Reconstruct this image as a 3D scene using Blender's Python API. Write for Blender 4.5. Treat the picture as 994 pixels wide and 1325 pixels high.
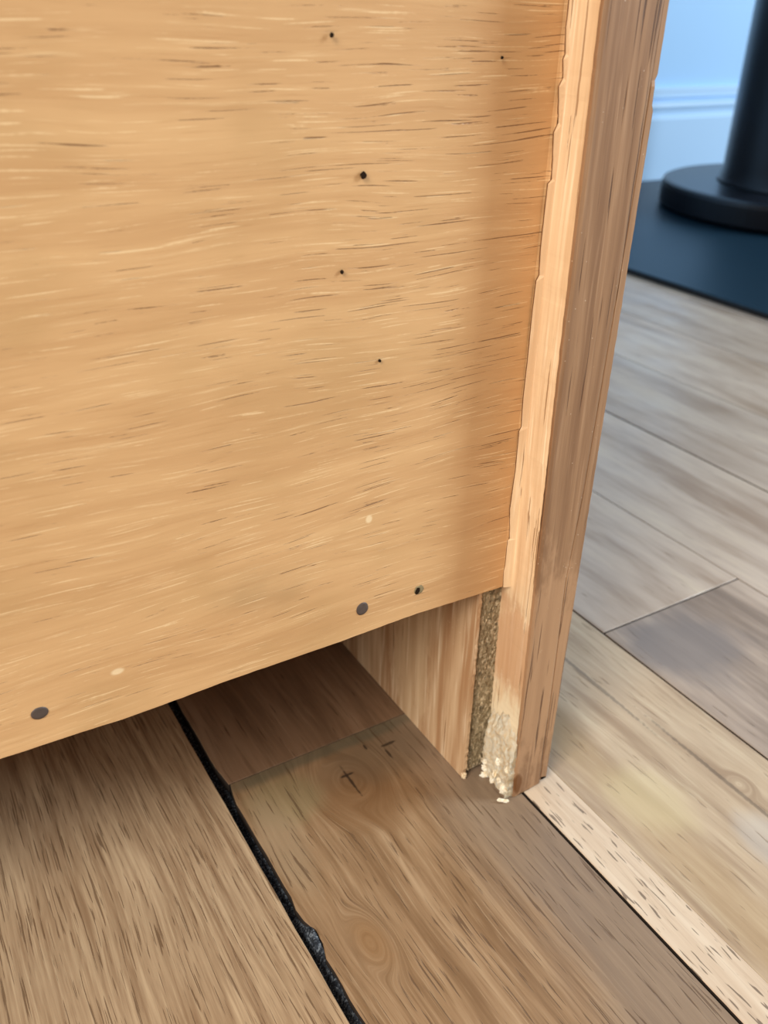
import bpy, bmesh, math, random
from mathutils import Vector, Matrix, noise

# ---------------------------------------------------------------- camera, world, lights, exposure
scene = bpy.context.scene
COL = scene.collection
for o in list(bpy.data.objects):
    bpy.data.objects.remove(o)

cam_data = bpy.data.cameras.new('camera')
cam = bpy.data.objects.new('camera', cam_data)
COL.objects.link(cam)
# the world origin is the inner rear bottom corner of the cabinet's side panel; metres
right = Vector((0.85673528, -0.51535722, 0.02028803))
down = Vector((-0.23987297, -0.43297347, -0.86890444))
fwd = Vector((0.45658035, 0.73955454, -0.49456391))
mw = Matrix.Identity(4)
for i in range(3):
    mw[i][0] = right[i]; mw[i][1] = -down[i]; mw[i][2] = -fwd[i]
mw[0][3], mw[1][3], mw[2][3] = -0.1327966, -0.1387246, 0.20320996
cam.matrix_world = mw
cam_data.sensor_fit = 'HORIZONTAL'
cam_data.sensor_width = 36.0
cam_data.lens = 1154.27 / 994.0 * 36.0
cam_data.clip_start = 0.005
cam_data.dof.use_dof = True
cam_data.dof.focus_distance = 0.205
cam_data.dof.aperture_fstop = 30.0
scene.camera = cam

world = bpy.data.worlds.new('world')
scene.world = world
world.use_nodes = True
wbg = world.node_tree.nodes['Background']
wbg.inputs[0].default_value = (0.93, 0.97, 1.0, 1)
wbg.inputs[1].default_value = 0.28

def area(name, loc, target, size, energy, color, size_y=None):
    l = bpy.data.lights.new(name, 'AREA')
    l.energy = energy; l.color = color; l.size = size
    if size_y:
        l.shape = 'RECTANGLE'; l.size_y = size_y
    o = bpy.data.objects.new(name, l)
    COL.objects.link(o)
    o.location = loc
    o.rotation_euler = (Vector(target) - Vector(loc)).to_track_quat('-Z', 'Y').to_euler()
    return o
# daylight from the window behind the photographer, to the left
area('window_light', (-1.66, -0.84, 1.48), (0, 0, 0.05), 0.9, 55, (1.0, 0.93, 0.84), 1.2)
# bluer daylight from the window on the far side of the room
area('far_window_light', (2.05, -1.05, 1.15), (0.7, 0.5, 0.05), 0.7, 62, (0.80, 0.91, 1.0), 1.1)

vs = scene.view_settings
vs.view_transform = 'Standard'
vs.look = 'None'
vs.exposure = 0.0
vs.gamma = 1.0
vs.use_curve_mapping = False

# ---------------------------------------------------------------- shader helpers
class G:
    """small helper to write node graphs"""
    def __init__(self, name):
        self.m = bpy.data.materials.new(name)
        self.m.use_nodes = True
        self.t = self.m.node_tree
        self.b = self.t.nodes['Principled BSDF']
        self.geo = self.t.nodes.new('ShaderNodeNewGeometry')
        self.pos = self.geo.outputs['Position']
    def put(self, sock, v):
        if isinstance(v, bpy.types.NodeSocket):
            self.t.links.new(v, sock)
        elif isinstance(v, (tuple, list)) and len(v) == 3 and sock.type == 'RGBA':
            sock.default_value = (*v, 1)
        else:
            sock.default_value = v
    def vmath(self, op, a, b=None):
        n = self.t.nodes.new('ShaderNodeVectorMath'); n.operation = op
        self.put(n.inputs[0], a)
        if b is not None: self.put(n.inputs[1], b)
        return n.outputs['Value'] if op in ('LENGTH', 'DISTANCE', 'DOT_PRODUCT') else n.outputs[0]
    def math(self, op, a, b=0.0, clamp=False):
        n = self.t.nodes.new('ShaderNodeMath'); n.operation = op; n.use_clamp = clamp
        self.put(n.inputs[0], a); self.put(n.inputs[1], b)
        return n.outputs[0]
    def sep(self, v):
        n = self.t.nodes.new('ShaderNodeSeparateXYZ'); self.put(n.inputs[0], v)
        return n.outputs
    def comb(self, x, y, z):
        n = self.t.nodes.new('ShaderNodeCombineXYZ')
        for i, v in enumerate((x, y, z)): self.put(n.inputs[i], v)
        return n.outputs[0]
    def noise(self, vec, scale=1.0, detail=2.0, rough=0.5, dist=0.0):
        n = self.t.nodes.new('ShaderNodeTexNoise')
        self.put(n.inputs['Vector'], vec)
        n.inputs['Scale'].default_value = scale
        n.inputs['Detail'].default_value = detail
        n.inputs['Roughness'].default_value = rough
        n.inputs['Distortion'].default_value = dist
        return n.outputs['Fac']
    def voronoi(self, vec, scale=1.0, color=False):
        n = self.t.nodes.new('ShaderNodeTexVoronoi')
        self.put(n.inputs['Vector'], vec)
        n.inputs['Scale'].default_value = scale
        return n.outputs['Color' if color else 'Distance']
    def step(self, v, lo, hi):
        """0 below lo, 1 above hi; lo > hi flips it"""
        n = self.t.nodes.new('ShaderNodeMapRange')
        n.interpolation_type = 'SMOOTHSTEP'
        self.put(n.inputs['Value'], v)
        a, b = (lo, hi) if lo < hi else (hi, lo)
        n.inputs['From Min'].default_value = a; n.inputs['From Max'].default_value = b
        n.inputs['To Min'].default_value = 0 if lo < hi else 1
        n.inputs['To Max'].default_value = 1 if lo < hi else 0
        return n.outputs[0]
    def mix(self, fac, a, b, mode='MIX'):
        n = self.t.nodes.new('ShaderNodeMix'); n.data_type = 'RGBA'; n.blend_type = mode
        self.put(n.inputs[0], fac); self.put(n.inputs[6], a); self.put(n.inputs[7], b)
        return n.outputs[2]
    def fmix(self, fac, a, b):
        n = self.t.nodes.new('ShaderNodeMix'); n.data_type = 'FLOAT'
        self.put(n.inputs[0], fac); self.put(n.inputs[2], a); self.put(n.inputs[3], b)
        return n.outputs[0]
    def scaled(self, v, s, off=None):
        r = self.vmath('MULTIPLY', v, s)
        return self.vmath('ADD', r, off) if off is not None else r
    def ell(self, centre, radii):
        """distance in units of the radii from centre"""
        d = self.vmath('SUBTRACT', self.pos, centre)
        return self.vmath('LENGTH', self.vmath('DIVIDE', d, radii))
    def out(self, color, rough=0.5, bump=None, bd=0.001, bs=1.0, spec=0.5, metal=0.0, coat=0.0):
        self.put(self.b.inputs['Base Color'], color)
        self.put(self.b.inputs['Roughness'], rough)
        self.b.inputs['Specular IOR Level'].default_value = spec
        self.b.inputs['Metallic'].default_value = metal
        self.b.inputs['Coat Weight'].default_value = coat
        self.b.inputs['Coat Roughness'].default_value = 0.25
        if bump is not None:
            n = self.t.nodes.new('ShaderNodeBump')
            n.inputs['Distance'].default_value = bd
            n.inputs['Strength'].default_value = bs
            self.put(n.inputs['Height'], bump)
            self.t.links.new(n.outputs[0], self.b.inputs['Normal'])
        return self.m

def S(r, g, b):
    """sRGB 0-255 to linear"""
    f = lambda c: c / 12.92 if c <= 0.04045 else ((c + 0.055) / 1.055) ** 2.4
    return tuple(f(v / 255.0) for v in (r, g, b))

# ---------------------------------------------------------------- materials
def mat_panel():
    g = G('plywood_veneer'); p = g.pos
    warp = g.noise(g.scaled(p, (14, 14, 40)), 1, 2)
    s = g.sep(p)
    zz = g.math('ADD', s[2], g.math('MULTIPLY', warp, 0.008))
    q = g.comb(s[0], 0.0, zz)
    broad = g.noise(g.scaled(q, (9, 1, 150)), 1, 3, 0.6)
    fine = g.noise(g.scaled(q, (46, 1, 1250)), 1, 4, 0.68)
    blot = g.noise(g.scaled(p, (26, 1, 40), (7, 0, 3)), 1, 3, 0.55)
    c = g.mix(g.step(broad, 0.32, 0.7), S(206, 160, 110), S(222, 178, 126))
    c = g.mix(g.math('MULTIPLY', g.step(fine, 0.54, 0.74), 0.7), c, S(240, 204, 154))
    c = g.mix(g.math('MULTIPLY', g.step(fine, 0.46, 0.26), 0.35), c, S(178, 128, 78))
    c = g.mix(g.math('MULTIPLY', g.step(blot, 0.42, 0.72), 0.40), c, S(186, 146, 96))
    # warmer tone beside the side panel, painting in part of the shade there
    bx = g.math('ADD', s[0], g.math('MULTIPLY', g.math('SUBTRACT', blot, 0.5), 0.016))
    c = g.mix(g.math('MULTIPLY', g.step(bx, -0.030, -0.014), 0.35), c, S(202, 146, 92))
    # grey smudge low in the middle
    sm = g.math('MULTIPLY', g.step(g.ell((-0.070, 0.011, 0.092), (0.017, 1, 0.010)), 1.0, 0.1), g.step(blot, 0.3, 0.6))
    c = g.mix(g.math('MULTIPLY', sm, 0.45), c, S(152, 122, 84))
    # pores: fine dark dashes along the grain, denser towards the side panel
    gate = g.noise(g.scaled(p, (34, 1, 110), (1, 0, 5)), 1, 2)
    dens = g.math('ADD', g.math('MULTIPLY', g.math('MULTIPLY', g.step(s[0], -0.11, -0.02), g.step(s[2], 0.075, 0.13)), 0.045), g.math('MULTIPLY', g.math('SUBTRACT', gate, 0.5), 0.20))
    brk = g.math('MULTIPLY', g.math('SUBTRACT', g.noise(g.scaled(p, (900, 1, 900)), 1, 1), 0.5), 0.10)
    pn = g.noise(g.scaled(q, (58, 1, 2900), (3, 0, 11)), 1, 1, 0.5, 0.15)
    pore = g.step(g.math('ADD', g.math('ADD', pn, dens), brk), 0.69, 0.76)
    c = g.mix(g.math('MULTIPLY', pore, 0.75), c, S(118, 78, 46))
    ln = g.noise(g.scaled(q, (60, 1, 2500), (13, 0, 2)), 1, 1, 0.5, 0.15)
    c = g.mix(g.math('MULTIPLY', g.step(g.math('ADD', ln, brk), 0.63, 0.72), 0.6), c, S(248, 216, 166))
    # pale worn spots and specks
    for (x, z, rx, rz) in ((-0.1038, 0.0826, 0.0016, 0.0009), (-0.0442, 0.1022, 0.0010, 0.0012)):
        c = g.mix(g.math('MULTIPLY', g.step(g.ell((x, 0.011, z), (rx, 1, rz)), 1.1, 0.5), 0.7), c, S(250, 225, 180))
    h = g.math('SUBTRACT', g.math('MULTIPLY', fine, 0.35), pore)
    return g.out(c, 0.42, h, 0.00018, 0.7, 0.45)

def mat_vertical(name, base, light, dark, pore_c, k=1.0, pores=0.70, stains=(), rough=0.5, seed=0.0, bump=0.00018):
    """wood with its grain running up"""
    g = G(name); p = g.pos
    off = (seed, seed * 1.7, seed * 0.3)
    wob = g.noise(g.scaled(p, (20, 20, 12), off), 1, 2)
    s = g.sep(p)
    q = g.comb(g.math('ADD', s[0], g.math('MULTIPLY', wob, 0.0022)), g.math('ADD', s[1], g.math('MULTIPLY', wob, 0.0022)), s[2])
    a = g.noise(g.scaled(q, (330 * k, 330 * k, 11), off), 1, 3, 0.6)
    b = g.noise(g.scaled(q, (1100 * k, 1100 * k, 26), off), 1, 3, 0.6)
    c = g.mix(g.step(a, 0.34, 0.66), dark, base)
    c = g.mix(g.step(b, 0.50, 0.78), c, light)
    c = g.mix(g.math('MULTIPLY', g.step(b, 0.46, 0.28), 0.5), c, dark)
    pn = g.noise(g.scaled(q, (1150 * k, 1150 * k, 19), (seed + 5, 9, 2)), 1, 2, 0.6, 0.1)
    pore = g.step(pn, pores, pores + 0.045)
    for (ctr, rad, col, amt) in stains:
        n = g.noise(g.scaled(p, (240, 240, 110), off), 1, 3, 0.65)
        d = g.math('ADD', g.ell(ctr, rad), g.math('MULTIPLY', g.math('SUBTRACT', n, 0.5), 1.7))
        c = g.mix(g.math('MULTIPLY', g.step(d, 1.05, 0.6), amt), c, col)
    c = g.mix(g.math('MULTIPLY', pore, 0.85), c, pore_c)
    # specks of dust
    sp = g.voronoi(p, 700)
    spn = g.noise(p, 160, 1)
    c = g.mix(g.math('MULTIPLY', g.math('MULTIPLY', g.step(sp, 0.12, 0.07), g.step(spn, 0.54, 0.64)), 0.5), c, S(240, 220, 195))
    h = g.math('SUBTRACT', g.math('MULTIPLY', b, 0.5), pore)
    return g.out(c, rough, h, bump, 0.8, 0.4)

def mat_chip(name, cols, scale=900, rough=0.85):
    g = G(name); p = g.pos
    q = g.scaled(p, (1, 1, 0.55))
    v = g.sep(g.voronoi(q, scale, True))
    n = g.noise(p, 420, 3, 0.6)
    c = g.mix(g.step(v[0], 0.25, 0.75), cols[0], cols[1])
    c = g.mix(g.step(v[1], 0.72, 0.85), c, cols[2])
    c = g.mix(g.math('MULTIPLY', g.step(n, 0.56, 0.66), 0.7), c, cols[3])
    d = g.voronoi(q, scale)
    return g.out(c, rough, g.math('ADD', d, n), 0.0002, 0.7, 0.2)

def mat_plank(name, dark, base, light, stops=(), knots=(), blots=(), seed=0.0, pores=0.67, pore_c=(86, 64, 44), pamt=0.8, rough=0.4, rand=False, k=1.0, flecks=0.0, pk=1.0, fineamt=1.0, cracks=(), ak=1.0, camt=0.85):
    """varnished oak, grain along Y; stops: (x from, x to, colour, amount) stripes; knots: (x, y, rx, ry)"""
    g = G(name); p0 = g.pos
    off = (seed, seed * 2.3 + 1, 0)
    p = p0
    if rand:
        oi = g.t.nodes.new('ShaderNodeObjectInfo')
        rnd = oi.outputs['Random']
        p = g.vmath('ADD', p0, g.comb(g.math('MULTIPLY', rnd, 7.3), g.math('MULTIPLY', rnd, 3.1), 0.0))
    wob = g.noise(g.scaled(p, (22, 7, 0), off), 1, 2, 0.5)
    s = g.sep(p); s0 = g.sep(p0)
    u = g.math('ADD', s[0], g.math('MULTIPLY', wob, 0.012))
    kn_c = None
    for (kx, ky, rx, ry) in knots:
        d = g.ell((kx, ky, 0), (rx, ry, 1))
        fall = g.step(d, 1.0, 0.25)
        u = g.fmix(fall, u, g.math('ADD', g.math('MULTIPLY', d, rx * 0.8), kx))
    v = s[1]
    q = g.comb(u, v, 0.0)
    a = g.noise(g.scaled(q, (130 * k * ak, 7 * ak, 0), off), 1, 4, 0.65)
    b = g.noise(g.scaled(q, (1000 * k, 34, 0), off), 1, 3, 0.65)
    c = g.mix(g.step(a, 0.30, 0.58), dark, base)
    c = g.mix(g.math('MULTIPLY', g.step(a, 0.52, 0.75), 0.9), c, light)
    c = g.mix(g.math('MULTIPLY', g.step(b, 0.52, 0.72), 0.6 * fineamt), c, light)
    c = g.mix(g.math('MULTIPLY', g.step(b, 0.48, 0.30), 0.75 * fineamt), c, dark)
    bl = g.noise(g.scaled(p, (45, 24, 0), (seed + 9, 2, 0)), 1, 3, 0.6)
    for (x0, x1, soft, col, amt) in stops:
        xx = g.math('ADD', s0[0], g.math('MULTIPLY', g.math('SUBTRACT', bl, 0.5), soft))
        f = g.math('MULTIPLY', g.step(xx, x0, x0 + soft * 0.6), g.step(xx, x1, x1 - soft * 0.6))
        c = g.mix(g.math('MULTIPLY', f, amt), c, col)
    for (ctr, rad, col, amt) in blots:
        d = g.math('ADD', g.ell((*ctr, 0), (*rad, 1)), g.math('MULTIPLY', g.math('SUBTRACT', bl, 0.5), 1.4))
        c = g.mix(g.math('MULTIPLY', g.step(d, 1.1, 0.35), amt), c, col)
    if rand:
        c = g.mix(g.math('MULTIPLY', rnd, 0.25), c, S(150, 136, 124))
    pn = g.noise(g.scaled(q, (1250 * k * pk, 52, 0), (seed + 3, 8, 0)), 1, 2, 0.6, 0.2)
    pore = g.step(pn, pores, pores + 0.05)
    for (kx, ky, rx, ry) in knots:
        pore = g.math('MULTIPLY', pore, g.step(g.ell((kx, ky, 0), (rx, ry, 1)), 0.55, 1.0))
    c = g.mix(g.math('MULTIPLY', pore, pamt), c, S(*pore_c))
    if flecks:
        fn = g.noise(g.scaled(q, (1300, 130, 0), (seed, 1, 0)), 1, 1, 0.5, 0.3)
        c = g.mix(g.math('MULTIPLY', g.step(fn, flecks, flecks + 0.04), 0.8), c, S(105, 86, 70))
    for (kx, ky, rx, ry) in knots:
        d = g.ell((kx, ky, 0), (rx, ry, 1))
        ring = g.math('SINE', g.math('ADD', g.math('MULTIPLY', d, 38.0), g.math('MULTIPLY', bl, 26.0)))
        f = g.math('MULTIPLY', g.step(d, 0.55, 0.1), g.step(ring, -0.4, 1.0))
        c = g.mix(g.math('MULTIPLY', f, 0.22 if rx > 0.012 else 0.07), c, S(98, 66, 38))
    for (x0, y0, rx, ry) in cracks:
        d = g.math('ADD', g.ell((x0, y0, 0), (rx, ry, 1)), g.math('MULTIPLY', g.math('SUBTRACT', g.noise(p, 700, 3), 0.5), 1.2))
        c = g.mix(g.math('MULTIPLY', g.step(d, 1.1, 0.6), camt), c, S(52, 40, 30))
    h = g.math('SUBTRACT', g.math('MULTIPLY', b, 0.4), pore)
    r = g.fmix(g.step(bl, 0.35, 0.65), rough - 0.06, rough + 0.07)
    return g.out(c, r, h, 0.00016, 0.55, 0.45, coat=0.0)

def mat_plain(name, col, rough=0.5, spec=0.5, metal=0.0, nscale=60, namt=0.08, bd=0.0002):
    g = G(name)
    n = g.noise(g.pos, nscale, 3)
    c = g.mix(g.math('MULTIPLY', g.step(n, 0.35, 0.7), namt * 4), col, tuple(v * 0.75 for v in col))
    return g.out(c, rough, n, bd, 0.3, spec, metal)

M = {}
M['panel'] = mat_panel()
M['rear'] = mat_vertical('aged_brown_edge', S(162, 124, 90), S(176, 138, 104), S(136, 100, 70), S(84, 54, 34), 0.85, 0.635,
    stains=(((0.005, 0, 0.045), (0.02, 1, 0.042), S(192, 150, 112), 0.55), ((0.0012, 0, 0.0055), (0.0017, 1, 0.0042), S(112, 68, 30), 0.9)), rough=0.55, seed=1.3)
M['lip'] = mat_vertical('pale_lipping_wood', S(238, 206, 164), S(250, 226, 190), S(218, 180, 138), S(166, 124, 86), 0.9, 0.66,
    stains=(((0, 0.006, 0.050), (1, 0.02, 0.017), S(206, 154, 112), 0.6), ((0, 0.006, 0.016), (1, 0.02, 0.022), S(250, 232, 196), 0.85)), rough=0.55, seed=4.1)
M['inner'] = mat_vertical('inner_face_veneer', S(220, 186, 146), S(240, 214, 178), S(180, 136, 96), S(152, 106, 68), 0.5, 0.72,
    stains=(((0, 0.075, 0.06), (1, 0.03, 0.04), S(170, 116, 68), 0.5), ((0, 0.045, 0.03), (1, 0.012, 0.05), S(228, 198, 156), 0.4)), rough=0.5, seed=7.7)
M['chip'] = mat_chip('grimy_chipboard', (S(180, 158, 122), S(206, 186, 150), S(238, 218, 182), S(126, 112, 86)), 1500)
M['crumb'] = mat_chip('fresh_broken_chipboard', (S(253, 240, 214), S(255, 248, 230), S(248, 230, 196), S(242, 220, 182)), 1500)
M['body'] = mat_vertical('cabinet_body_wood', S(190, 146, 98), S(210, 168, 120), S(160, 116, 72), S(110, 74, 44), 0.5, 0.72, seed=9.2)
M['edge_shade'] = mat_plain('dark_brown_edge_shade', S(122, 82, 48), 0.7, 0.2, 0, 900, 0.1)  # dark brown standing in for the shadow beside the ragged strip
M['nail'] = mat_plain('dull_dark_nail', S(96, 84, 78), 0.5, 0.4, 0.35, 900, 0.1)
M['hole'] = mat_plain('dark_hole', S(40, 28, 18), 0.9, 0.1)
M['ring'] = mat_plain('torn_fibre', S(150, 134, 100), 0.9, 0.1, 0, 1500, 0.2)
M['sub'] = mat_plain('grimy_subfloor', S(38, 36, 34), 0.95, 0.1)
M['grime'] = mat_plain('grimy_board_edge', S(60, 52, 46), 0.9, 0.1)
M['lint'] = mat_chip('packed_dust', (S(40, 44, 50), S(68, 74, 82), S(112, 120, 128), S(24, 26, 30)), 2600, 0.95)
M['wall'] = mat_plain('white_paint_blue_daylight', (0.40, 0.66, 0.97), 0.55, 0.3, 0, 6, 0.01)  # white wall, with the blue of the daylight put into its colour
M['skirting'] = mat_plain('white_gloss_blue_daylight', (0.48, 0.71, 0.97), 0.35, 0.5, 0, 6, 0.01)  # white skirting, tinted with the same blue daylight
M['mat'] = mat_plain('dark_blue_hearth_plate', S(18, 46, 62), 0.42, 0.4, 0, 30, 0.02)
M['mat_edge'] = mat_plain('black_plate_edge', S(18, 20, 24), 0.5, 0.4)
M['iron'] = mat_plain('dark_grey_metal', S(17, 20, 29), 0.3, 0.5, 0.0, 200, 0.03)
M['iron_dark'] = mat_plain('black_metal', S(8, 9, 14), 0.6, 0.3)
# floor boards
M['pl_left'] = mat_plank('tan_oak_board', S(142, 113, 84), S(174, 146, 114), S(200, 173, 138), seed=0.4, pores=0.585, pore_c=(106, 80, 56), k=1.2, pk=1.2, pamt=0.8, ak=2.4)
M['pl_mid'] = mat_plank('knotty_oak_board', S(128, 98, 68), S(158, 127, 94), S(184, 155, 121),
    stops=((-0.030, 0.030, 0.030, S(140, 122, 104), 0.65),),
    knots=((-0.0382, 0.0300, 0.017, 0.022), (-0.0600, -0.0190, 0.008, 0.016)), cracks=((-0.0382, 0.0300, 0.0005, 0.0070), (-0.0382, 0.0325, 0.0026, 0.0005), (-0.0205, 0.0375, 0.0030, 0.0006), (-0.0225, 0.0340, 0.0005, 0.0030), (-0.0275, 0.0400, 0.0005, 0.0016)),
    blots=(((-0.038, 0.024), (0.016, 0.016), S(124, 88, 54), 0.6), ((-0.026, 0.036), (0.026, 0.012), S(106, 88, 68), 0.6), ((-0.058, 0.034), (0.013, 0.011), S(150, 134, 98), 0.6), ((-0.035, 0.045), (0.05, 0.004), S(96, 92, 74), 0.7), ((-0.0595, -0.019), (0.006, 0.010), S(146, 108, 68), 0.5),  # second blot: shade by the cabinet painted in, together with dirt
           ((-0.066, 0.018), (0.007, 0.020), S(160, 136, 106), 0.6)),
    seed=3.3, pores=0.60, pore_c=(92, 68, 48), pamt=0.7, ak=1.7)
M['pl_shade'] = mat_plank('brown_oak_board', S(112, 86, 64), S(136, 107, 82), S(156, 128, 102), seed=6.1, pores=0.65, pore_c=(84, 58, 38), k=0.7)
M['pl_strip'] = mat_plank('pale_sapwood_strip', S(190, 164, 138), S(212, 188, 160), S(226, 206, 180), seed=5.2, pores=0.66, pore_c=(120, 96, 76), pamt=0.8, flecks=0.63, rough=0.5)
M['pl_right'] = mat_plank('honey_grey_oak_board', S(162, 136, 108), S(196, 172, 142), S(216, 198, 166),
    stops=((0.0175, 0.040, 0.014, S(176, 146, 104), 0.45),),
    cracks=((0.0568, 0.030, 0.0008, 0.034), (0.0605, -0.026, 0.0008, 0.036)), camt=0.45,
    knots=((0.0630, -0.0300, 0.006, 0.008),),
    blots=(((0.055, -0.050), (0.010, 0.014), S(196, 188, 178), 0.5), ((0.030, 0.02), (0.014, 0.02), S(158, 132, 94), 0.6), ((0.036, -0.02), (0.012, 0.018), S(214, 196, 150), 0.45)),
    seed=8.4, pores=0.64, pore_c=(124, 98, 74), pamt=0.5, k=0.6, fineamt=0.7)
M['pl_grey'] = mat_plank('grey_oak_board', S(132, 114, 98), S(172, 152, 134), S(196, 176, 156),
    blots=(((0.100, 0.026), (0.030, 0.026), S(128, 118, 112), 0.8),), seed=2.2, pores=0.66, pore_c=(110, 92, 78), pamt=0.6, k=0.7, fineamt=0.6)
M['pl_gen'] = mat_plank('varnished_oak_board', S(164, 140, 118), S(202, 182, 162), S(222, 204, 178), seed=1.1, pores=0.67, pore_c=(120, 96, 76), pamt=0.4, k=0.40, rand=True, rough=0.36, fineamt=0.35)

# ---------------------------------------------------------------- mesh helpers
def link(name, bm, mat, parent=None, smooth=False):
    bmesh.ops.recalc_face_normals(bm, faces=bm.faces[:])
    me = bpy.data.meshes.new(name)
    bm.to_mesh(me); bm.free()
    if isinstance(mat, (list, tuple)):
        for m in mat: me.materials.append(m)
    else:
        me.materials.append(mat)
    if smooth:
        for p in me.polygons: p.use_smooth = True
    o = bpy.data.objects.new(name, me)
    COL.objects.link(o)
    if parent is not None:
        o.parent = parent
        root = parent
        while root.parent: root = root.parent
        if parent.type == 'EMPTY':
            o.matrix_parent_inverse = Matrix.Translation(parent.location).inverted()
    return o

def thing(name, label, cat, loc):
    o = bpy.data.objects.new(name, None)
    o.empty_display_size = 0.05
    COL.objects.link(o)
    o.location = loc
    o['label'] = label; o['category'] = cat
    return o

def struct(o):
    o['kind'] = 'structure'
    return o

def add_box(bm, x0, x1, y0, y1, z0, z1):
    v = [bm.verts.new((x, y, z)) for z in (z0, z1) for y in (y0, y1) for x in (x0, x1)]
    for f in ((0, 1, 3, 2), (4, 5, 7, 6), (0, 1, 5, 4), (2, 3, 7, 6), (0, 2, 6, 4), (1, 3, 7, 5)):
        bm.faces.new([v[i] for i in f])

def prism(outline, axis, lo, hi, ch=0.0, ch_hi=True, ch_lo=False):
    """extrude a counter-clockwise 2D outline along an axis, with a small chamfer on its end faces"""
    bm = bmesh.new()
    n = len(outline)
    def place(u, v, w):
        return {'z': (u, v, w), 'y': (u, w, v), 'x': (w, u, v)}[axis]
    def inset(d):
        r = []
        for i in range(n):
            a = Vector(outline[i - 1]); b = Vector(outline[i]); c = Vector(outline[(i + 1) % n])
            e1 = (b - a).normalized(); e2 = (c - b).normalized()
            n1 = Vector((-e1.y, e1.x)); n2 = Vector((-e2.y, e2.x))
            m = n1 + n2
            L = max(m.length_squared, 0.3)
            r.append(b + m * (2 * d / L))
        return r
    rings = []
    if ch and ch_lo: rings.append((inset(ch), lo)); rings.append((outline, lo + ch))
    else: rings.append((outline, lo))
    if ch and ch_hi: rings.append((outline, hi - ch)); rings.append((inset(ch), hi))
    else: rings.append((outline, hi))
    vr = [[bm.verts.new(place(p[0], p[1], w)) for p in ring] for ring, w in rings]
    for a, b in zip(vr, vr[1:]):
        for i in range(n):
            j = (i + 1) % n
            bm.faces.new((a[i], a[j], b[j], b[i]))
    bm.faces.new(vr[0]); bm.faces.new(vr[-1])
    return bm

def lathe(profile, centre, seg=64):
    bm = bmesh.new()
    rings = []
    for r, z in profile:
        rings.append([bm.verts.new((centre[0] + r * math.cos(2 * math.pi * i / seg), centre[1] + r * math.sin(2 * math.pi * i / seg), z)) for i in range(seg)])
    for a, b in zip(rings, rings[1:]):
        for i in range(seg):
            j = (i + 1) % seg
            bm.faces.new((a[i], a[j], b[j], b[i]))
    bm.faces.new(rings[0]); bm.faces.new(rings[-1])
    return bm

def lerp(tab, t):
    if t <= tab[0][0]: return tab[0][1]
    for (a, va), (b, vb) in zip(tab, tab[1:]):
        if t <= b: return va + (vb - va) * (t - a) / (b - a)
    return tab[-1][1]

# ---------------------------------------------------------------- setting: floor, wall, skirting
WALL_Y = 0.775
bm = bmesh.new(); add_box(bm, -1.0, 2.26, -0.95, WALL_Y, -0.03, -0.0125)
floor = struct(link('floor', bm, M['sub']))
G2 = 0.00034      # half joint
random.seed(5)
PIT = 0.0752
cols = [(-0.0715 - 0.0755 * (i + 1) - 0.0010, -0.0715 - 0.0755 * i - 0.0028) for i in range(12)]  # to the left of the wide gap
colsR = [(0.0040, 0.0794)] + [(0.0794 + PIT * i * 0.997, 0.0794 + PIT * (i + 1) * 0.997) for i in range(28)]
def rect(x0, x1, y0, y1): return [(x0 + G2, y0 + G2), (x1 - G2, y0 + G2), (x1 - G2, y1 - G2), (x0 + G2, y1 - G2)]
def rows(first):
    ys = [-0.95]
    y = first
    while y - 0.6 > -0.93: y -= 0.6
    while y < WALL_Y - 0.03:
        ys.append(y); y += 0.6
    return ys + [WALL_Y]
def plank(outline, mat, dz=0.0, name='floor_plank'):
    bm = prism(outline, 'z', -0.0125, dz, 0.00018)
    bm.normal_update()
    for f in bm.faces:
        f.material_index = 0 if abs(f.normal.z) > 0.3 else 1
    return link(name, bm, [M[mat], M['grime']], floor)
for i, (x0, x1) in enumerate(cols):
    if i == 0: x0, x1 = -0.1498, -0.0743
    else: x0, x1 = -0.1498 - 0.0755 * i, -0.1498 - 0.0755 * (i - 1)
    ys = rows(0.347 if i % 2 == 0 else 0.047)
    for a, b in zip(ys, ys[1:]):
        if i == 0:
            # straight but faintly wavy edge along the wide gap
            e = [(x1 - 0.0001 + 0.0002 * noise.noise((y * 90, 0, 0)), y) for y in [a + G2 + (b - G2 - a - G2) * t / 90 for t in range(91)]]
            plank([(x0 + G2, b - G2), (x0 + G2, a + G2)] + e, 'pl_left', 0.0004)
        else:
            plank(rect(x0, x1, a, b), 'pl_gen')
# boards under the cabinet corner: chewed edge along the wide gap
def chewed(y0, y1, x1, mat, amp, dz):
    e = []
    n = 150
    for t in range(n + 1):
        y = y1 - G2 - (y1 - y0 - 2 * G2) * t / n
        x = -0.0713 + amp * (noise.noise((y * 260, 3, 0)) * 0.5 + 0.6 * noise.noise((y * 90, 7, 0)))
        x += 0.0014 * math.exp(-((y + 0.0105) / 0.0045) ** 2)
        x += -0.0009 * math.exp(-((y + 0.0035) / 0.003) ** 2)
        if y0 < 0.04 and y > 0.040: x += 0.0012 * (y - 0.040) / 0.007
        if y0 > 0.04 and y < 0.055: x += 0.0008 * (0.055 - y) / 0.008
        e.append((x, y))
    plank([(x1 - G2, y0 + G2), (x1 - G2, y1 - G2)] + e, mat, dz)
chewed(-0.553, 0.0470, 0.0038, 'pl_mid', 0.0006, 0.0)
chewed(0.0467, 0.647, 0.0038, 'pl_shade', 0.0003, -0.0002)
plank(rect(-0.0713, 0.0036, 0.647, WALL_Y), 'pl_gen')
plank(rect(-0.0713, 0.0036, -0.95, -0.553), 'pl_gen')
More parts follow.
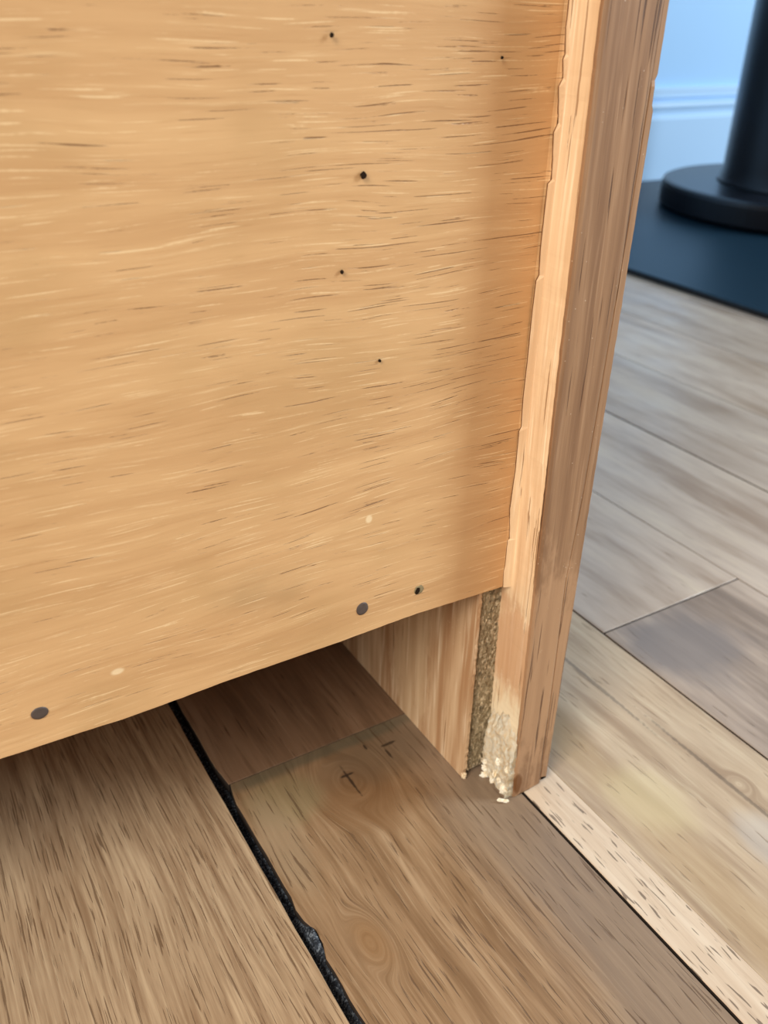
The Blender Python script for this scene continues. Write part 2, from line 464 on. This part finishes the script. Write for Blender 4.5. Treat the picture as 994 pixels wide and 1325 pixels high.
for i, (x0, x1) in enumerate(colsR):
    ys = rows(0.347 if i % 2 == 0 else 0.0465)
    for a, b in zip(ys, ys[1:]):
        if i == 0:
            plank(rect(x0, 0.01775, a, b), 'pl_strip', 0.0001)
            plank(rect(0.0171, x1, a, b), 'pl_right', 0.0)
        else:
            m = 'pl_grey' if (i == 1 and a < 0.0 and b > 0.0) else 'pl_gen'
            plank(rect(x0, x1, a, b), m, random.uniform(-0.00015, 0.00015))
# packed dust lying in the wide gap
bm = bmesh.new()
NL, NW = 420, 7
vv = []
for i in range(NL + 1):
    y = -0.30 + 0.62 * i / NL
    row = []
    for j in range(NW + 1):
        x = -0.0746 + 0.0040 * j / NW
        lump = noise.noise((x * 900, y * 420, 1)) * 0.5 + noise.noise((x * 300, y * 130, 4)) * 0.7
        rise = max(0.0, 1 - (y - 0.0) / 0.05) if y > 0 else 1.0
        z = -0.0040 + 0.0014 * lump + 0.0022 * rise * (j / NW) ** 1.5
        z += 0.0036 * math.exp(-((y + 0.0105) / 0.004) ** 2 - ((x + 0.0716) / 0.0016) ** 2)
        row.append(bm.verts.new((x, y, z)))
    vv.append(row)
for i in range(NL):
    for j in range(NW):
        bm.faces.new((vv[i][j], vv[i][j + 1], vv[i + 1][j + 1], vv[i + 1][j]))
dust = link('gap_dust', bm, M['lint'], floor, True)
dust['kind'] = 'stuff'
dust['label'] = 'dark dust packed into the wide gap between boards'

bm = bmesh.new(); add_box(bm, -1.0, 2.26, WALL_Y, WALL_Y + 0.05, -0.03, 1.6)
struct(link('wall_back', bm, M['wall']))
sk = [(0, 0), (0, 0.117), (-0.0065, 0.117), (-0.0085, 0.1145), (-0.0085, 0.107), (-0.0105, 0.1050), (-0.0060, 0.1025), (-0.0075, 0.1005), (-0.0125, 0.0985), (-0.0135, 0.0940), (-0.0115, 0.0900), (-0.0105, 0.0850), (-0.0140, 0.0820), (-0.0160, 0.0790), (-0.0160, 0)]
bm = bmesh.new()
a = [bm.verts.new((-1.0, WALL_Y + y, z)) for y, z in sk]
b = [bm.verts.new((2.26, WALL_Y + y, z)) for y, z in sk]
for i in range(len(sk)):
    j = (i + 1) % len(sk); bm.faces.new((a[i], a[j], b[j], b[i]))
bm.faces.new(a); bm.faces.new(b)
struct(link('baseboard_back', bm, M['skirting']))

# ---------------------------------------------------------------- hearth plate and pedestal
hp = thing('hearth_plate', 'thin dark blue floor plate under the dark pedestal by the wall', 'floor plate', (0.95, 0.30, 0))
link('plate_top', prism([(0.464, -0.25), (1.5, -0.25), (1.5, 0.755), (0.464, 0.755)], 'z', 0.0035, 0.0050, 0.0006), M['mat'], hp)
link('plate_edge', prism([(0.4638, -0.2502), (1.5002, -0.2502), (1.5002, 0.7552), (0.4638, 0.7552)], 'z', 0.0002, 0.0036), M['mat_edge'], hp)
PC = (0.837, 0.523)
pd = thing('pedestal', 'dark grey round column standing on a thick round base disc', 'pedestal', (PC[0], PC[1], 0.005))
link('base_disc', lathe([(0.150, 0.0051), (0.160, 0.0060), (0.1640, 0.0100), (0.1640, 0.0290), (0.1625, 0.0330), (0.1590, 0.0345), (0.0, 0.0346)][:-1], PC, 96), M['iron'], pd, False)
link('column', lathe([(0.1035, 0.0346), (0.1010, 0.0370), (0.0993, 0.0430), (0.0985, 0.0520), (0.0985, 0.62), (0.097, 0.6215)], PC, 96), M['iron'], pd, True)
# dark recess low on the column
ang0 = math.atan2(-0.30, -0.955)
bm = bmesh.new()
NA, NZ = 12, 14
gr = []
for k in range(NZ + 1):
    z = 0.0405 + 0.055 * k / NZ
    row = []
    for i in range(NA + 1):
        t = -1 + 2 * i / NA
        wz = math.sqrt(max(0.0, 1 - (2 * k / NZ - 1) ** 4))
        an = ang0 + 0.16 + t * 0.15 * max(0.05, wz)
        row.append(bm.verts.new((PC[0] + 0.0992 * math.cos(an), PC[1] + 0.0992 * math.sin(an), z)))
    gr.append(row)
for k in range(NZ):
    for i in range(NA):
        bm.faces.new((gr[k][i], gr[k][i + 1], gr[k + 1][i + 1], gr[k + 1][i]))
bmesh.ops.solidify(bm, geom=bm.faces[:], thickness=0.0006)
link('recess', bm, M['iron_dark'], pd)

# ---------------------------------------------------------------- cabinet
cab = thing('cabinet', 'worn wooden cabinet seen from behind with broken chipboard corner on the floor', 'cabinet', (-0.29, 0.15, 0))
TOP = 0.80
LEDGE = 0.0138
DEPTH = 0.30
XI = -0.0086
def xa(z): return lerp([(0, 0), (0.130, -0.0021), (0.205, -0.00275), (TOP, -0.0040)], z)     # inner rear arris
def xb(z): return lerp([(0, 0.0125), (0.127, 0.0136), (0.205, 0.0142), (TOP, 0.0150)], z)    # outer rear arris
def yp(z): return lerp([(0.067, 0.0115), (0.205, 0.0095), (TOP, 0.0085)], z)                 # panel front

# back panel: ragged right edge against the side panel, faintly nibbled lower edge
jag = [(-0.00287, 0.20462), (-0.0029, 0.2), (-0.00228, 0.19552), (-0.00269, 0.19459), (-0.00214, 0.19132), (-0.00299, 0.18983), (-0.00205, 0.18318), (-0.00292, 0.18142), (-0.00205, 0.17238), (-0.00295, 0.17153), (-0.00293, 0.16876), (-0.00288, 0.15855), (-0.00242, 0.15251), (-0.00307, 0.15131), (-0.00314, 0.14422), (-0.00292, 0.13321), (-0.00288, 0.12258), (-0.00244, 0.1162), (-0.003, 0.1151), (-0.00275, 0.10526), (-0.00307, 0.09329), (-0.00207, 0.0845), (-0.00268, 0.08422), (-0.0025, 0.07653), (-0.00275, 0.07442), (-0.0024, 0.06950)]
jag.reverse()
bot = [(-0.12903, 0.07029), (-0.11144, 0.06987), (-0.10416, 0.06950), (-0.09371, 0.06966), (-0.08125, 0.07010), (-0.05164, 0.07002), (-0.03075, 0.07050), (-0.0024, 0.06950)]
pts = [(-0.566, 0.0703)]
x = -0.30
while x < -0.0030:
    pts.append((x, lerp(bot, x) + 0.00012 * noise.noise((x * 400, 0, 0)))); x += 0.0022
jag_pts = []
for (jx, jz), (kx, kz) in zip(jag, jag[1:]):
    n = max(1, int((kz - jz) / 0.0012))
    for t in range(n):
        f = t / n
        jag_pts.append((jx + (kx - jx) * f + 0.00008 * noise.noise(((jz + (kz - jz) * f) * 900, 5, 0)), jz + (kz - jz) * f))
pts += [(-0.0022, 0.0695), (-0.0022, 0.13)]
pts += [(-0.0023, 0.2055), (-0.0034, 0.32), (-0.0042, TOP - 0.02), (-0.566, TOP - 0.02)]
bm = prism(pts, 'y', 0.0, 0.0022, 0.00015, ch_hi=False, ch_lo=True)
for v in bm.verts: v.co.y += yp(v.co.z)
panel = link('back_panel', bm, M['panel'], cab)
panel['label'] = 'light tan plywood back panel with fine horizontal grain'
# nail heads, nail hole and pin holes
def disc(name, x, z, rx, rz, mat, parent, tilt=0.0, dome=0.00012, seg=24, wob=0.05):
    bm = bmesh.new()
    y = yp(z)
    c0 = bm.verts.new((x, y - dome, z))
    rings = []
    for fr, dy in ((0.7, dome * 0.85), (0.95, dome * 0.5), (1.0, -0.0003)):
        ring = []
        for i in range(seg):
            a = 2 * math.pi * i / seg
            w = 1 + wob * noise.noise((math.cos(a) * 1.5 + x * 99, math.sin(a) * 1.5, z * 50))
            u, v = rx * fr * w * math.cos(a), rz * fr * w * math.sin(a)
            ring.append(bm.verts.new((x + u * math.cos(tilt) - v * math.sin(tilt), y - dy, z + u * math.sin(tilt) + v * math.cos(tilt))))
        rings.append(ring)
    for i in range(seg):
        bm.faces.new((c0, rings[0][i], rings[0][(i + 1) % seg]))
        for a, b in zip(rings, rings[1:]):
            bm.faces.new((a[i], a[(i + 1) % seg], b[(i + 1) % seg], b[i]))
    return link(name, bm, mat, parent, True)
disc('nail_head', -0.1200, 0.0786, 0.00180, 0.00150, M['nail'], panel)
disc('nail_head', -0.0456, 0.0778, 0.00165, 0.00185, M['nail'], panel)
h = disc('nail_hole', -0.0295, 0.0778, 0.00155, 0.00135, M['ring'], panel, 0.0, 0.00004, wob=0.3)
disc('nail_hole', -0.0299, 0.0776, 0.00080, 0.00105, M['hole'], panel, -0.3, 0.00008, wob=0.3)
for (x, z, r) in ((-0.0470, 0.1760, 0.00062), (-0.0514, 0.1589, 0.00034), (-0.0425, 0.1396, 0.00030), (-0.0535, 0.1986, 0.00036), (-0.0175, 0.1950, 0.00025)):
    disc('pin_hole', x, z, r, r * 1.1, M['hole'], panel, 0.0, 0.00003, 14, 0.25)

# right side panel: veneered chipboard, rebated for the back panel
side = link('side_panel', (lambda b: (add_box(b, XI + 0.0008, 0.0120, LEDGE + 0.0012, DEPTH, 0.0012, TOP), b)[1])(bmesh.new()), M['chip'], cab)
side['label'] = 'chipboard side panel with torn rebate and broken foot'

def grid(nu, nv, fn):
    bm = bmesh.new()
    g = [[bm.verts.new(fn(i / nu, j / nv)) for i in range(nu + 1)] for j in range(nv + 1)]
    for j in range(nv):
        for i in range(nu):
            bm.faces.new((g[j][i], g[j][i + 1], g[j + 1][i + 1], g[j + 1][i]))
    return bm, g

def wood_slab(name, mat, zs, section, parent, smooth=False):
    """stack of four-cornered sections up the panel: section(z, k) -> four (x, y)"""
    bm = bmesh.new()
    rings = []
    for k, z in enumerate(zs):
        s = section(z, k)
        rings.append([bm.verts.new((p[0], p[1], p[2] if len(p) > 2 else z)) for p in s])
    for a, b in zip(rings, rings[1:]):
        n = len(a)
        for i in range(n):
            bm.faces.new((a[i], a[(i + 1) % n], b[(i + 1) % n], b[i]))
    bm.faces.new(rings[0]); bm.faces.new(rings[-1])
    return link(name, bm, mat, parent, smooth)

def levels(z0, fine_to=0.215, stepz=0.0011):
    zs = []; z = z0
    while z < fine_to: zs.append(z); z += stepz
    return zs + [0.3, 0.5, TOP]

# inner face veneer (faces the hollow under the cabinet)
def sec_inner(z, k):
    y0 = LEDGE - 0.0004 + 0.0004 * noise.noise((z * 500, 2, 0)) + (0.0008 * (0.004 - z) / 0.004 if z < 0.004 else 0)
    return [(XI, y0), (XI + 0.0010, y0 + 0.0003 * noise.noise((z * 700, 8, 0))), (XI + 0.0010, DEPTH), (XI, DEPTH)]
iv = wood_slab('inner_veneer', M['inner'], levels(0.0002), sec_inner, side)
iv['label'] = 'streaky veneer on the inner face under the back panel'

# torn chipboard ledge of the rebate: lumpy relief
def ledge_pt(u, v):
    z = 0.0016 + v * 0.090
    x = XI + 0.0008 + u * (0.0002 - XI)
    n = noise.noise((x * 900, 0, z * 700)) * 0.5 + noise.noise((x * 2400, 4, z * 1500)) * 0.5
    edge = 0.0 if 0.02 < u < 0.98 else 0.0006
    y = LEDGE + 0.0005 + 0.0006 * n + edge
    if v < 0.02: z += 0.0022 * noise.noise((x * 700, 3, 1)) + 0.0012
    return (x, y, z)
bm, _ = grid(40, 260, ledge_pt)
bmesh.ops.solidify(bm, geom=bm.faces[:], thickness=-0.0012)
ld = link('torn_ledge', bm, M['chip'], side)
ld['label'] = 'grimy torn chipboard ledge in the rebate'

# pale lipping between ledge and rear edge (its inner side is the rebate wall)
def sec_lip(z, k):
    w = 0.00016 * noise.noise((z * 260, 11, 0)) + 0.00008 * noise.noise((z * 1400, 12, 0))
    x0 = xa(z)
    worn = max(0.0, 1 - z / 0.026)
    return [(x0 + 0.0002 + w + 0.0010 * worn, 0.0009), (x0 + 0.00075 + 0.0010 * worn, LEDGE + 0.0016), (xb(z) - 0.0016, LEDGE + 0.0016), (xb(z) - 0.0016, 0.0009)]
lip = wood_slab('rebate_lipping', M['lip'], levels(0.0016), sec_lip, side)
lip['label'] = 'pale wood strip forming the wall of the rebate'

# ragged feather edge of the strip, lapping over the back panel
bm = bmesh.new()
prev = None
for (x, z) in jag_pts + [(-0.0029, 0.2055), (-0.0034, 0.30)]:
    y = yp(z)
    xw = xa(z) + 0.0008
    ring = [bm.verts.new(c) for c in ((x, y - 0.00002, z), (x, y - 0.00034, z), (xw, y - 0.0011, z), (xw + 0.0006, y - 0.0004, z))]
    if prev:
        for i in range(4):
            bm.faces.new((prev[i], prev[(i + 1) % 4], ring[(i + 1) % 4], ring[i]))
    else:
        bm.faces.new(ring)
    prev = ring
bm.faces.new(prev)
link('feather_edge', bm, M['lip'], side)
bm = bmesh.new()      # shadow line along the ragged edge, built as a thin dark sliver
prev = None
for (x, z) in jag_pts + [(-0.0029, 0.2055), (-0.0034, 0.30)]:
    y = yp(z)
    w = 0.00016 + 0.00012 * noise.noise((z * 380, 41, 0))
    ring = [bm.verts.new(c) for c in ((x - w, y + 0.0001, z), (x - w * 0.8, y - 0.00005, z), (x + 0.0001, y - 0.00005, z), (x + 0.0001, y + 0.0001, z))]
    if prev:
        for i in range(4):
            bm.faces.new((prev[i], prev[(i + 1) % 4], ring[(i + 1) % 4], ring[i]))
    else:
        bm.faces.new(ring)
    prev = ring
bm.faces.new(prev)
link('edge_shade_line', bm, M['edge_shade'], side)

# brown veneered rear edge, split away from the outer veneer
def sec_rear(z, k):
    w = 0.00012 * noise.noise((z * 300, 21, 0)) + 0.00010 * noise.noise((z * 1500, 22, 0))
    crack = lerp([(0, 0.0022), (0.05, 0.0034), (0.075, 0.0042), (0.10, 0.0028), (0.16, 0.0018), (0.19, 0.0016), (0.21, 0.0015), (TOP, 0.0015)], z)
    gap = 0.00016 if z < 0.075 else (0.00004 if z < 0.18 else 0.00022)
    xr = xb(z) - crack - gap + 0.00010 * noise.noise((z * 500, 23, 0))
    x0 = xa(z) + w
    def zb(x):
        if k: return z
        t = (x - 0) / 0.0125
        return 0.0004 + 0.0012 * max(0, t - 0.2) + 0.0004 * noise.noise((x * 1600, 1, 0))
    ring = []
    N = 14
    for i in range(N + 1):
        x = x0 + (xr - x0) * i / N
        ring.append((x, 0.0 + (0.00025 if i in (0, N) else 0.0), zb(x)))
    ring.append((xr, 0.0012, zb(xr))); ring.append((x0, 0.0012, zb(x0)))
    return ring
rear = wood_slab('rear_edge_veneer', M['rear'], levels(0.001), sec_rear, side)
rear['label'] = 'brown aged veneer on the rear edge'

# outer veneer, a thin slab that shows as a sliver along the right of the rear edge
def sec_outer(z, k):
    crack = lerp([(0, 0.0022), (0.05, 0.0034), (0.075, 0.0042), (0.10, 0.0028), (0.16, 0.0018), (0.19, 0.0016), (0.21, 0.0015), (TOP, 0.0015)], z)
    xo = xb(z) + 0.00012 * noise.noise((z * 420, 31, 0)) + 0.00007 * noise.noise((z * 1700, 32, 0))
    if 0.186 < z < 0.1915: xo -= 0.0005
    x0 = xb(z) - crack
    y0 = 0.0001
    if 0.1905 < z: y0 = 0.0004
    zb = z if k else 0.0026
    return [(x0, y0, zb + (0.0007 if not k else 0)), (xo - 0.0002, y0, zb), (xo, y0 + 0.0004, zb), (xo, DEPTH, z), (x0, DEPTH, z)] if True else None
ov = wood_slab('outer_veneer', M['rear'], levels(0.001), sec_outer, side)

# fresh broken chipboard at the foot of the lipping
def crumb_pt(u, v):
    z = -0.0002 + v * 0.031
    y = 0.0005 + u * (LEDGE - 0.0005)
    lim = 0.030 - 0.011 * abs(u - 0.45) + 0.003 * noise.noise((u * 9, 0, 2))
    n = noise.noise((y * 520, 0, z * 420)) * 0.8 + noise.noise((y * 1500, 4, z * 1300)) * 0.2
    t = min(1.0, max(0.0, (lim - z) / 0.008))
    x = xa(z) + 0.0009 - (0.0015 + 0.0016 * (1 - z / 0.03) + 0.0008 * n) * t
    if v == 0 or u in (0, 1): x = xa(z) + 0.0014
    y += 0.0005 * n
    if z < 0.004: y -= 0.0016 * (0.004 - z) / 0.004 * u * 2; z += 0.0016 * u + 0.0004 * n
    return (x, y, z)
bm, _ = grid(44, 92, crumb_pt)
bmesh.ops.solidify(bm, geom=bm.faces[:], thickness=-0.0010)
cr = link('broken_foot', bm, M['crumb'], side)
cr['label'] = 'pale crumbling chipboard where the foot has broken'

def chip(name, loc, size, seed, rot, parent, mat):
    bm = bmesh.new()
    bmesh.ops.create_icosphere(bm, subdivisions=3, radius=1.0)
    R = Matrix.Rotation(rot, 3, 'Z')
    for v in bm.verts:
        d = v.co.normalized()
        r = 1 + 0.75 * noise.noise(d * 2.2 + Vector((seed, 0, 0))) + 0.25 * noise.noise(d * 5 + Vector((0, seed, 0)))
        v.co = R @ Vector((d.x * r * size[0], d.y * r * size[1], d.z * r * size[2])) + Vector(loc)
    return link(name, bm, mat, parent)
rs = random.Random(11)
for k in range(13):
    u = rs.random()
    chip('torn_chip', (-0.0012 - 0.0010 * rs.random(), 0.0012 + 0.0105 * u, 0.0008 + 0.013 * rs.random() * (1 - 0.4 * u)),
         (0.0005 + 0.0006 * rs.random(), 0.0006 + 0.0008 * rs.random(), 0.0006 + 0.0009 * rs.random()), rs.random() * 20, rs.random() * 3, side, M['crumb'])
chip('splinter', (-0.0036, 0.0003, 0.0008), (0.0004, 0.0016, 0.0005), 2.0, 0.9, side, M['crumb'])
chip('torn_chip', (XI + 0.0006, LEDGE + 0.0002, 0.0012), (0.0008, 0.0008, 0.0011), 6.0, 0.2, side, M['lip'])

# unseen rest of the carcass
def board(name, *b):
    bm = bmesh.new(); add_box(bm, *b)
    bmesh.ops.bevel(bm, geom=bm.edges[:], offset=0.0006, segments=1, affect='EDGES')
    return link(name, bm, M['body'], cab)
board('side_panel', -0.590, -0.568, 0.0, DEPTH, 0.0002, TOP)
board('bottom_shelf', -0.5675, XI - 0.0002, LEDGE + 0.001, DEPTH - 0.004, 0.0735, 0.0905)
board('plinth', -0.5675, XI - 0.0002, DEPTH - 0.03, DEPTH - 0.012, 0.0002, 0.0733)
board('top_panel', -0.592, 0.018, -0.002, DEPTH + 0.004, TOP + 0.0002, TOP + 0.022)
